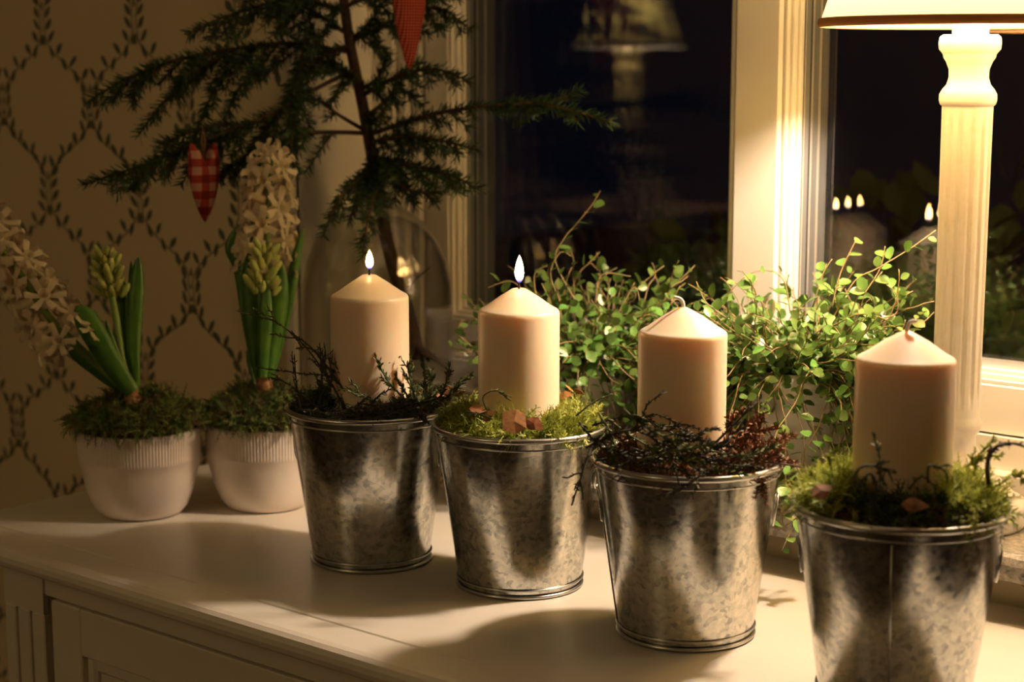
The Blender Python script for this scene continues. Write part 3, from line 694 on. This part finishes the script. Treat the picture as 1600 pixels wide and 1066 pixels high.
# ------------------------------------------------------------------ bowls with hyacinths
def make_bowl():
    prof = [(.0,.0),(.036,.0),(.041,.002),(.047,.009),(.0535,.025),(.0580,.045),(.0602,.0575),(.0606,.0580)]
    prof += [(.0606+.0012*i/8, .0580+.030*i/8) for i in range(1, 9)] + [(.0610,.0895),(.0598,.0895),(.0586,.087),(.0555,.045),(.045,.02),(.0,.014)]
    def rf(r, z, a):
        return r - (.0007*(.5+.5*math.cos(120*a)) if (.0585 < z < .0875 and r > .059) else 0)
    return lathe(prof, 120*5, rf)
bowl_me = None
HB = [(-1.409, 1.087), (-1.335, 1.190)]
for i, (x, y) in enumerate(HB):
    b = empty('ceramic_bowl', (x, y, 0), label=('white ribbed ceramic bowl under the leaning hyacinth', 'white ribbed ceramic bowl behind the farthest zinc bucket')[i], cat='bowl', group='hyacinth bowls')
    if bowl_me is None: bowl_me = mesh('bowl_body', make_bowl(), M['bowl'], b).data
    else: mesh('bowl_body', bowl_me, None, b)
    zf = lambda r, a: .084+.034*max(0, 1-(r/.066)**2)**.6
    moss_bed('moss', x, y, .060, .002, zf, 2000, .016, .0032, 'moss_mid', ('green moss heaped in the bowl of the leaning hyacinth', 'green and brown moss heaped in bowl behind farthest bucket')[i], spill=.007)

def blade(path, w0, parent, mat='hleaf', tipw=.15, fold=.35, nrm=None):
    path = smoothpath(path, 5); n = len(path); v, f = [], []; fr = frames(path)
    for i, p in enumerate(path):
        t = i/(n-1); ww = w0*(.55+.45*math.sin(min(1, t*1.6)*PI/2))*(1 if t < .6 else max(tipw*.6, (1-((t-.6)/.4)**2)**.8 if t < 1 else 0))
        T = fr[i][0]; side = T.cross(F_).normalized(); up = side.cross(T).normalized()      # flat of the blade turned to the room
        for k, q in enumerate((-1, -.5, 0, .5, 1)): v.append(p + side*(q*ww) + up*(-fold*ww*abs(q)**1.5*-1) + up*.0)
    for i in range(n-1):
        for k in range(4): a = i*5+k; f.append((a, a+1, a+6, a+5))
    m = len(v); th = .0012
    vv = v + [q+F_*th for q in v]; ff = f + [tuple(reversed([j+m for j in q])) for q in f]
    for i in range(n-1):
        a = i*5; ff.append((a, a+5, a+5+m, a+m)); a = i*5+4; ff.append((a+5, a, a+m, a+5+m))
    o = parent.location
    return mesh('leaf', ([q-o for q in vv], ff), M[mat], parent)
def floret_mesh():
    v, f = [], []
    tb = lathe([(.0022,0),(.0030,.004),(.0024,.009),(.0036,.013)], 8); v, f = list(map(Vector, tb[0])), list(tb[1])
    for k in range(6):
        a = 2*PI*k/6; rot = Matrix.Rotation(a, 3, 'Z'); n0 = len(v)
        R0 = .0145 if k % 2 else .0130
        for i in range(6):
            t = i/5; th = t*2.35
            r = .0025+R0*.75*math.sin(th)*(.9) ; z = .0105+R0*.62*(1-math.cos(th))*.55*(1 if t < .5 else 1) - max(0, t-.45)*.013
            wd = .0019*math.sin(PI*(.16+.80*t))+.0003
            for q in (-1, 0, 1): v.append(rot @ Vector((r, q*wd, z-.0006*abs(q))))
        for i in range(5):
            for q in range(2): a0 = n0+i*3+q; f.append((a0, a0+1, a0+4, a0+3))
    return v, f
def bud_mesh(): return lathe([(.0,0),(.0018,.001),(.0030,.004),(.0034,.008),(.0028,.012),(.0014,.015),(.0,.0158)], 8)
fl_me = bd_me = None
def spike(H, axis, rad, nfl, kind, scale=1.0):
    global fl_me, bd_me
    axis = smoothpath(axis, 8); fr = frames(axis); n = len(axis); o = H.location
    for k in range(nfl):
        t = (k+.5)/nfl; x = t*(n-1); i = min(int(x), n-2); p = axis[i].lerp(axis[i+1], x-i)
        T, u, w_ = fr[i]; a = k*2.39996+rnd.uniform(-.3, .3)
        d = u*math.cos(a)+w_*math.sin(a)
        dd = (d + T*(.25 if kind == 'flower' else 1.1) + rv(.15) + (T*1.2*max(0, t-.8)*5)).normalized()
        s = scale*rnd.uniform(.85, 1.2)*(1 if t < .85 else .75)
        if kind == 'flower':
            if fl_me is None: ob = mesh('flower', floret_mesh(), M['petal'], H); fl_me = ob.data
            else: ob = mesh('flower', fl_me, None, H)
            ob.location = p + d*max(.001, rad*(1-.45*t)-.015*s) - o
        else:
            if bd_me is None: ob = mesh('flower_bud', bud_mesh(), M['bud'], H); bd_me = ob.data
            else: ob = mesh('flower_bud', bd_me, None, H)
            ob.location = p + d*rad*(1-.6*t) - o
        ob.rotation_mode = 'QUATERNION'; ob.rotation_quaternion = dd.to_track_quat('Z', 'Y') @ Quaternion((0,0,1), rnd.uniform(0, 6)); ob.scale = (s, s, s)
A = lambda L, D: [at(q[0], q[1], q[2] if len(q) > 2 else D) for q in L]
def hy_base(x, y, label):
    return empty('hyacinth', (x, y, .108), label=label, cat='flower', group='white hyacinths')
h1 = hy_base(-1.414, 1.081, 'white hyacinth with flower head leaning out over sideboard end')
D1 = 1.755
mesh('bulb', off(lathe([(.0,-.012),(.008,-.010),(.0100,-.003),(.0085,.007),(.0055,.017),(.0,.020)], 24), at(207,628,1.745)-h1.location+Vector((0,0,-.004))), M['bulb'], h1)
blade(A([(206,614),(168,560),(136,505),(119,478)], 1.735), .0125, h1); blade(A([(211,614),(207,540),(211,460),(216,402)], 1.75), .0085, h1)
blade(A([(204,614),(192,560),(187,510),(192,432)], 1.765), .0075, h1); blade(A([(203,612),(175,592),(140,565),(108,549)], 1.765), .010, h1)
blade(A([(203,606),(185,560),(172,525),(165,500)], 1.745), .0030, h1); blade(A([(206,610),(200,540),(206,470),(205,408)], 1.76), .005, h1)
mesh('stem', ([q-h1.location for q in tube(smoothpath(A([(204,612),(170,585),(125,545),(80,500),(40,440),(0,385),(-30,335)], 1.75), 4), .0048, .003, 10)[0]], tube(smoothpath(A([(0,0)]*7, 1), 4), 1, 1, 10)[1]), M['hstem'], h1)
spike(h1, A([(112,545),(80,500),(40,440),(0,385),(-35,330)], 1.75), .040, 32, 'flower', 1.75)
mesh('stem', off(tube(smoothpath(A([(203,610),(190,560),(182,500),(172,450),(165,410)], 1.75), 4), .0042, .003, 8), -h1.location), M['hstem'], h1)
spike(h1, A([(175,468),(168,430),(163,398)], 1.75), .0085, 34, 'bud', .95)
h2 = hy_base(-1.338, 1.183, 'white hyacinth standing upright beside the window corner')
D2 = 1.79
mesh('bulb', off(lathe([(.0,-.014),(.008,-.012),(.0100,-.005),(.0085,.003),(.0055,.010),(.0,.012)], 24), at(412,602,1.785)-h2.location), M['bulb'], h2)
blade(A([(404,592),(396,520),(391,450),(389,395)], 1.785), .0100, h2); blade(A([(418,590),(424,530),(434,470),(440,412)], 1.772), .0105, h2)
blade(A([(424,588),(441,520),(455,450),(462,405),(474,356)], 1.795), .0055, h2); blade(A([(400,590),(384,500),(372,420),(358,385),(372,352)], 1.81), .0055, h2)
blade(A([(410,590),(412,540),(414,490),(416,440)], 1.765), .0075, h2); blade(A([(398,600),(389,570),(387,545)], 1.775), .0020, h2)
mesh('stem', off(tube(smoothpath(A([(412,590),(414,500),(417,400),(420,320),(424,245)], 1.80), 4), .0048, .0025, 10), -h2.location), M['hstem'], h2)
spike(h2, A([(414,425),(417,360),(421,290),(426,245)], 1.80), .037, 23, 'flower', 1.75)
spike(h2, A([(410,462),(412,430),(413,392)], 1.768), .0095, 26, 'bud', 1.05)

# ------------------------------------------------------------------ glass bottle with spruce
BX, BYY = -1.381, 1.401
bt = empty('glass_bottle', (BX, BYY, ZS), label='large clear glass bottle vase holding the spruce on window sill', cat='vase')
bp = [(.0,.006),(.070,.0),(.080,.002),(.0845,.010),(.085,.03),(.085,.125),(.0835,.150),(.078,.176),(.068,.200),(.053,.220),(.036,.233),(.0235,.240),(.0195,.247),(.0190,.254),(.0215,.257),(.0225,.260),(.0210,.262),(.0175,.260)]
bp += [(max(r-.0032, 0), z) for r, z in reversed(bp[2:14])] + [(.0,.0095)]
mesh('bottle_body', lathe(bp, 72), M['bottle'], bt)

tree = empty('spruce_branch', (BX, BYY, ZS+.02), label='spruce sapling with drooping green branches standing in the glass bottle', cat='tree')
TO = tree.location.copy()
trunk_px = [(655,560,1.985),(645,520,1.98),(632,470,1.975),(616,420,1.968),(603,370,1.962),(597,325,1.960),(588,280,1.955),(577,220,1.95),(566,160,1.945),(552,95,1.94),(541,30,1.935),(532,-60,1.93),(527,-190,1.92)]
tp = smoothpath([at(*q) for q in trunk_px], 4)
mesh('trunk', off(tube(tp, .0085, .0050, 10), -TO), M['bark'], tree)
mesh('root', join(*[off(tube(smoothpath([at(650,540,1.983), at(650+dx*.5, 552+abs(dx)*.1, 1.983+dd*.5), at(650+dx, 572+rnd.uniform(-8,20), 1.983+dd)], 4), .0045, .0015, 6), -TO) for dx, dd in ((-40,.02),(-18,-.04),(12,.03),(35,-.02),(50,.03),(20,-.05),(-30,.05))]), M['bark'], tree)
mesh('twig', off(tube(smoothpath([at(636,450,1.972), at(655,432,1.965), at(672,418,1.96)], 4), .0012, .0006, 5), -TO), M['bark'], tree)
def needles_on(lines, dens=2100, L=.0122):
    v, f = [], []
    for ln in lines:
        fr = frames(ln)
        for i in range(len(ln)-1):
            a, b = ln[i], ln[i+1]; t = (b-a); T, u, w_ = fr[i]
            c = int(t.length*dens+rnd.random())
            for _ in range(c):
                p = a.lerp(b, rnd.random()); ang = rnd.uniform(0, 2*PI)
                d = u*math.cos(ang)+w_*math.sin(ang); d = (d*.85 + T*.75 + Vector((0,0,.12)) + rv(.15)).normalized()
                s = d.cross(rv()).normalized(); l = L*rnd.uniform(.65, 1.2); h = .00062; n = len(v)
                v += [p-s*h, p+s*h, p+d*l*.7+s*h*.9, p+d*l, p+d*l*.7-s*h*.9]; f.append((n, n+1, n+2, n+3, n+4))
    return v, f
def branch(pts, twl=.085, side=1.0, r=.0027, bare=.12, dens=2100):
    """a spruce branch: woody axis, drooping side twigs, needles"""
    ax = smoothpath([at(*q) for q in pts], 5); tot = sum((ax[i+1]-ax[i]).length for i in range(len(ax)-1))
    wood = [tube(ax, r, .0008, 6)]; lines = []; fr = frames(ax); acc = 0; nxt = tot*bare+.012; sgn = 1
    k0 = int(len(ax)*bare); lines.append(ax[k0:])
    for i in range(len(ax)-1):
        seg = (ax[i+1]-ax[i]).length; acc += seg
        while acc > nxt and nxt < tot*.93:
            nxt += .0115*rnd.uniform(.8, 1.25)/max(.3, side); sgn = -sgn
            t = acc/tot; T = fr[i][0]
            sd = T.cross(Vector((0,0,1))); sd = sd.normalized() if sd.length > .1 else Vector((1,0,0))
            d = (T*.85 + sd*(sgn*rnd.uniform(.5, .95)) + Vector((0,0,rnd.uniform(-1.05, .05)))).normalized()
            L = twl*(1-.72*t)*rnd.uniform(.55, 1.15)
            p = ax[i]; q = smoothpath([p, p+d*L*.5+Vector((0,0,-.004)), p+(d+T*.2+Vector((0,0,-.40))).normalized()*L], 3)
            q = [Vector((c.x, min(c.y, 1.335 if c.x < X0W else 1.482), c.z)) for c in q]
            wood.append(tube(q, .0010, .0005, 5)); lines.append(q)
    b = mesh('branch', off(join(*wood), -TO), M['bark'], tree)
    nd = mesh('needles', off(needles_on(lines, dens), -TO), M['needle'], b, False); nd['kind'] = 'stuff'
BR = [
 dict(pts=[(545,55,1.938),(460,5,1.90),(375,18,1.87),(294,52,1.85)]),
 dict(pts=[(549,82,1.94),(455,68,1.91),(370,76,1.88),(270,95,1.86),(200,122,1.85),(138,158,1.84)], twl=.095),
 dict(pts=[(556,108,1.942),(495,138,1.90),(435,172,1.87),(360,205,1.84),(250,248,1.82),(128,290,1.80)], twl=.10, bare=.2),
 dict(pts=[(575,208,1.95),(480,208,1.91),(420,225,1.88),(365,255,1.85),(330,285,1.84)], twl=.08, bare=.2),
 dict(pts=[(577,210,1.95),(680,178,1.87),(770,165,1.82),(850,163,1.79),(955,190,1.76)], twl=.042, side=.5),
 dict(pts=[(770,166,1.82),(850,160,1.80),(905,143,1.79)], twl=.03, side=.5, bare=.0, r=.0012),
 dict(pts=[(580,222,1.95),(640,214,1.88),(700,222,1.84),(748,236,1.82)], twl=.05),
 dict(pts=[(584,245,1.953),(640,258,1.87),(700,272,1.83),(750,298,1.80)], twl=.06),
 dict(pts=[(588,262,1.955),(548,290,1.87),(522,325,1.84),(505,370,1.83)], twl=.045),
 dict(pts=[(590,270,1.955),(585,305,1.86),(574,350,1.83),(566,402,1.82)], twl=.04, side=.8),
 dict(pts=[(565,150,1.945),(620,120,1.90),(680,108,1.87),(738,130,1.85)], twl=.055),
 dict(pts=[(548,65,1.94),(610,35,1.90),(680,12,1.88),(738,48,1.86)], twl=.06),
 dict(pts=[(570,185,1.948),(610,150,1.92),(635,110,1.90),(645,60,1.89)], twl=.04, bare=.3),
 dict(pts=[(572,205,1.95),(530,180,1.93),(500,158,1.92),(480,150,1.91)], twl=.035, side=.5, bare=.4),
 dict(pts=[(548,70,1.94),(505,88,1.91),(470,118,1.89),(448,165,1.88)], twl=.06),
 dict(pts=[(540,20,1.935),(500,5,1.90),(450,-10,1.88),(390,-15,1.86)], twl=.08),
 dict(pts=[(540,10,1.935),(590,-10,1.90),(660,-25,1.88),(720,0,1.86)], twl=.07),
 dict(pts=[(360,78,1.88),(310,112,1.86),(255,160,1.85),(216,212,1.84)], twl=.035, side=.8, bare=0, r=.0016),
 dict(pts=[(400,74,1.89),(352,115,1.87),(325,160,1.86),(308,208,1.85)], twl=.035, side=.8, bare=0, r=.0016),
 dict(pts=[(420,90,1.89),(390,120,1.88),(365,150,1.87),(352,190,1.86)], twl=.035, side=.8, bare=0, r=.0016),
 dict(pts=[(430,60,1.89),(440,30,1.88),(430,5,1.87)], twl=.045, bare=0, r=.0016),
 dict(pts=[(250,100,1.87),(220,120,1.86),(208,160,1.85)], twl=.02, side=.6, bare=0, r=.0012),
 dict(pts=[(583,240,1.953),(570,280,1.90),(560,310,1.88),(545,345,1.87)], twl=.04),
 dict(pts=[(586,250,1.953),(620,285,1.88),(650,300,1.86),(700,300,1.85)], twl=.045),
 dict(pts=[(560,130,1.943),(520,100,1.92),(495,60,1.91),(480,20,1.90)], twl=.055),
 dict(pts=[(470,150,1.89),(460,190,1.88),(455,235,1.87),(462,270,1.87)], twl=.04, bare=0, r=.0016),
 dict(pts=[(562,140,1.943),(590,120,1.93),(604,85,1.92)], twl=.03, bare=0, r=.0014),
 dict(pts=[(556,110,1.942),(535,125,1.92),(522,160,1.91)], twl=.03, bare=0, r=.0014),
 dict(pts=[(548,60,1.938),(575,40,1.92),(598,5,1.91)], twl=.04, bare=0, r=.0014),
 dict(pts=[(570,180,1.947),(590,185,1.92),(602,165,1.91)], twl=.025, bare=0, r=.0012),
 dict(pts=[(480,60,1.90),(470,95,1.89),(468,140,1.88)], twl=.035, bare=0, r=.0014),
 dict(pts=[(420,185,1.87),(410,220,1.86),(395,265,1.85)], twl=.045, bare=0, r=.0014),
 dict(pts=[(300,90,1.87),(285,120,1.86),(272,150,1.85)], twl=.02, side=.6, bare=0, r=.0012),
 dict(pts=[(350,208,1.84),(300,225,1.83),(240,255,1.82),(200,300,1.81)], twl=.05, bare=0, r=.0016),
 dict(pts=[(380,195,1.85),(340,195,1.85),(290,210,1.84),(250,225,1.83)], twl=.05, bare=0, r=.0016),
]
for q in BR: branch(**q)

# ------------------------------------------------------------------ fabric hearts on the spruce
def heart(tipx, tipy, D, wd, hgt, yaw, mat, label, lp):
    """stuffed heart: outline grid, puffed both ways"""
    v, f = [], []; n, m = 28, 7
    H = empty('fabric_heart', at(tipx, tipy, D), label=label, cat='ornament')
    outl = []
    for k in range(n):
        t = 2*PI*k/n; x = math.sin(t)**3; z = (13*math.cos(t)-5*math.cos(2*t)-2*math.cos(3*t)-math.cos(4*t))/16
        x = math.copysign(abs(x)**.45, x); outl.append((x*wd/2, (z+1.0625)/1.83*hgt*.95))
    cz = hgt*.58
    for s in (1, -1):
        for j in range(m):
            q = j/(m-1) if s == 1 else j/(m-1)
            for (x, z) in outl: v.append((x*q, s*wd*.26*math.sqrt(max(0, 1-q*q)), cz+(z-cz)*q))
    for s in (0, 1):
        b = s*m*n
        for j in range(m-1):
            for k in range(n):
                a0, a1 = b+j*n+k, b+j*n+(k+1) % n; q = (a0, a1, a1+n, a0+n); f.append(q if s else tuple(reversed(q)))
    body = mesh('stuffed_body', (v, f), M[mat], H); body.rotation_euler.z = yaw
    mesh('hanging_loop', tube([(0,0,hgt*.78), (.003,0,hgt*.78+lp*.5), (0,0,hgt*.78+lp), (-.003,0,hgt*.78+lp*.5), (0,0,hgt*.78)], .0006, n=5), M['string'], H)
heart(640, 110, 1.84, .045, .140, YAW+.75, 'gingham', 'red gingham fabric heart hanging near top of the spruce', .05)
heart(321, 348, 1.825, .038, .088, YAW+.75, 'plaid', 'red and white plaid fabric heart hanging low on the spruce', .03)

# ------------------------------------------------------------------ wire vines on the sill
def oval_leaf():
    pts = [(0,0),(.26,.30),(.55,.39),(.86,.24),(1.0,0),(.86,-.24),(.55,-.39),(.26,-.30)]
    v = [(x, y, .10*abs(y)*2-.12*x*x) for x, y in pts]+[(.35,0,-.02),(.70,0,-.07)]
    f = [(0,8,1),(0,7,8),(8,9,2,1),(8,7,6,9),(9,3,2),(9,6,5),(9,4,3),(9,5,4)]
    return v, f
leaf_me = None
def vine_plant(cx, cy, rim, label, pot_label, pxguides, D, nst, spread, height, seed, hang):
    global leaf_me
    r = random.Random(seed); base = Vector((cx, cy, ZS))
    p = empty('flower_pot', base, label=pot_label, cat='pot', group='plant pots on the sill')
    rr = .052
    mesh('pot_body', lathe([(.0,.0),(.040,.0),(.042,.002),(rr-.002,rim-ZS-.016),(rr,rim-ZS-.015),(rr+.001,rim-ZS),(rr-.003,rim-ZS),(rr-.005,rim-ZS-.014),(.0,rim-ZS-.014)], 56), M['potwhite'], p)
    mesh('potting_soil', lathe([(.0,rim-ZS-.006),(rr-.004,rim-ZS-.010)], 32), M['soil'], p)
    V = empty('wire_vine', (cx, cy, rim-.008), label=label, cat='plant', group='creeping wire vines'); O = V.location.copy()
    def lim(q, m=.006):
        q.y = min(q.y, 1.494-m); q.z = max(q.z, .062 if q.y > 1.31 else .004)
        dx, dy = q.x-cx, q.y-cy; dd = math.hypot(dx, dy)
        rmin = rr+.004 if q.z < rim+.002 else 0
        if dd < rmin and q.z < rim-.002: s = rmin/max(dd, 1e-4); q.x = cx+dx*s; q.y = min(cy+dy*s, 1.488)
        return q
    paths = []
    for k in range(nst):
        a = r.uniform(0, 2*PI); ra = rr*.85*math.sqrt(r.random()); q = Vector((cx+ra*math.cos(a), cy+ra*math.sin(a), rim))
        kind = r.random(); L = r.uniform(.05, .13)
        d = Vector((math.cos(a)*r.uniform(.3,1)*spread, math.sin(a)*r.uniform(.2,.8), r.uniform(.5, 1.5)*height)).normalized()
        if kind < hang: L = r.uniform(.12, .20); d.z *= .5; g = .42
        else: g = .10
        pts = [q.copy()]; st = .009
        for _ in range(int(L/st)):
            d = (d + Vector((r.uniform(-1,1), r.uniform(-1,1), r.uniform(-1,1)))*.28 + Vector((0,0,-g*.5))).normalized()
            q = lim(q + d*st); pts.append(q.copy())
        paths.append(pts)
    for g in pxguides: paths.append([lim(at(*(q if len(q) > 2 else (*q, D))), .002) for q in g])
    sm = []; leaves = []
    for pts in paths:
        ln = smoothpath(pts, 2) if len(pts) > 6 else smoothpath(pts, 7)
        sm.append(tube(ln, .00075, .0005, 5)); fr = frames(ln); acc = 0; nxt = r.uniform(0, .01); s = 1
        for i in range(len(ln)-1):
            acc += (ln[i+1]-ln[i]).length
            if acc > nxt:
                nxt = acc + r.uniform(.0075, .0125); s = -s
                T, u, w_ = fr[i]; a = r.uniform(0, 2*PI)
                sd = (u*math.cos(a)+w_*math.sin(a))
                x = (sd*.9 + T*.5 + Vector((0,0,.1))).normalized()
                nz = (Vector((0,0,1)) + Vector((r.uniform(-1,1), r.uniform(-1,1), r.uniform(-1,1)))*.85 + F_*-.35); y = nz.cross(x).normalized(); z = x.cross(y)
                sz = r.uniform(.0090, .0150)*(.72 if i > len(ln)*.85 else 1)
                m = Matrix((x, y, z)).transposed().to_4x4(); m.translation = ln[i] + x*.0012 - O
                tip = ln[i]+x*sz
                if tip.y > 1.497: continue
                leaves.append((m, sz, ln[i]))
    mesh('vine_stem', off(join(*sm), -O), M['vstem'], V)['kind'] = 'stuff'
    # the leaves that show best: those nearest the room side
    leaves.sort(key=lambda q: (q[2]-CAM).dot(F_) - .35*(q[2].z-rim))
    lf = oval_leaf(); rest = []
    for k, (m, sz, _) in enumerate(leaves):
        if k < 300:
            if leaf_me is None: o = mesh('leaf', lf, M['vleaf'], V); leaf_me = o.data
            else: o = mesh('leaf', leaf_me, None, V)
            o.matrix_local = m @ Matrix.Scale(sz, 4)
        else: rest.append(xf(lf, m @ Matrix.Scale(sz, 4)))
    if rest:
        o = mesh('foliage', join(*rest), M['vleaf'], V); o['kind'] = 'stuff'
vine_plant(-1.088, 1.418, .152, 'green wire vine behind the second and third candles', 'white pot behind the second candle, half hidden by vine',
   [[(905,480),(868,410),(880,375),(905,345),(925,320),(938,298)], [(850,520),(800,520),(750,545),(705,545)], [(830,470),(800,440),(762,450)], [(880,480),(860,430),(875,395),(892,400)], [(930,480),(940,430),(985,432)],
    [(960,500),(990,450),(1000,470)], [(840,480),(835,430),(855,415)], [(760,560),(735,540),(715,520),(722,500)], [(990,520),(1040,470),(1060,480)], [(900,600),(915,640),(930,660)]],
   1.78, 380, 1.6, .72, 5, .28)
vine_plant(-.838, 1.418, .170, 'lush green wire vine behind the third candle and lamp', 'white pot behind the third bucket under trailing vine',
   [[(1300,500),(1335,440),(1370,420),(1420,390),(1462,360)], [(1270,480),(1285,430),(1300,405)], [(1300,480),(1312,430),(1330,390),(1340,372)], [(1350,460),(1375,420),(1383,385)], [(1235,490),(1225,440),(1200,423),(1165,432),(1130,470)],
    [(1140,500),(1105,475),(1092,450),(1088,440)], [(1360,500),(1400,490),(1400,460),(1385,445)], [(1370,540),(1405,520),(1415,500)], [(1210,590),(1215,650),(1230,700),(1235,760),(1225,810),(1215,850)], [(1250,600),(1262,660),(1290,690),(1325,715)],
    [(1230,760,1.50),(1250,800,1.49),(1215,830,1.49)], [(1240,720,1.52),(1262,770,1.50),(1240,820,1.49),(1222,860,1.48)], [(1180,560),(1185,620),(1180,680)], [(1320,580),(1330,640),(1310,700)], [(1290,590),(1300,640),(1290,700)], [(1200,700,1.53),(1215,760,1.50),(1225,830,1.49)]],
   1.61, 420, 1.8, .64, 11, .36)

# ------------------------------------------------------------------ shrub outside
sh = empty('garden_shrub', (-1.08, 2.38, -.9), label='dark leafy shrub outside beyond the window panes', cat='shrub')
so = sh.location.copy(); r2 = random.Random(3); parts = []; lf = oval_leaf()
for _ in range(1600):
    d = Vector((r2.gauss(0,1), r2.gauss(0,1), r2.gauss(0,1))).normalized()*r2.uniform(.55, 1)
    c = Vector((d.x*.75, d.y*.40, .72+d.z*.50)); q = d.to_track_quat('X', 'Z').to_matrix().to_4x4() @ Matrix.Rotation(r2.uniform(0, 6), 4, 'X') @ Matrix.Rotation(r2.uniform(-1, 1), 4, 'Y')
    m = Matrix.Translation(c) @ q @ Matrix.Scale(r2.uniform(.04, .07), 4); parts.append(xf(lf, m))
mesh('foliage', join(*parts), M['outleaf'], sh)['kind'] = 'stuff'
mesh('shrub_stem', join(*[tube(smoothpath([(0,0,0), (.1*math.cos(a), .1*math.sin(a), .35), (.4*math.cos(a), .2*math.sin(a), .85)], 4), .015, .005, 6) for a in (0, 1.3, 2.5, 3.7, 5)]), M['bark'], sh)
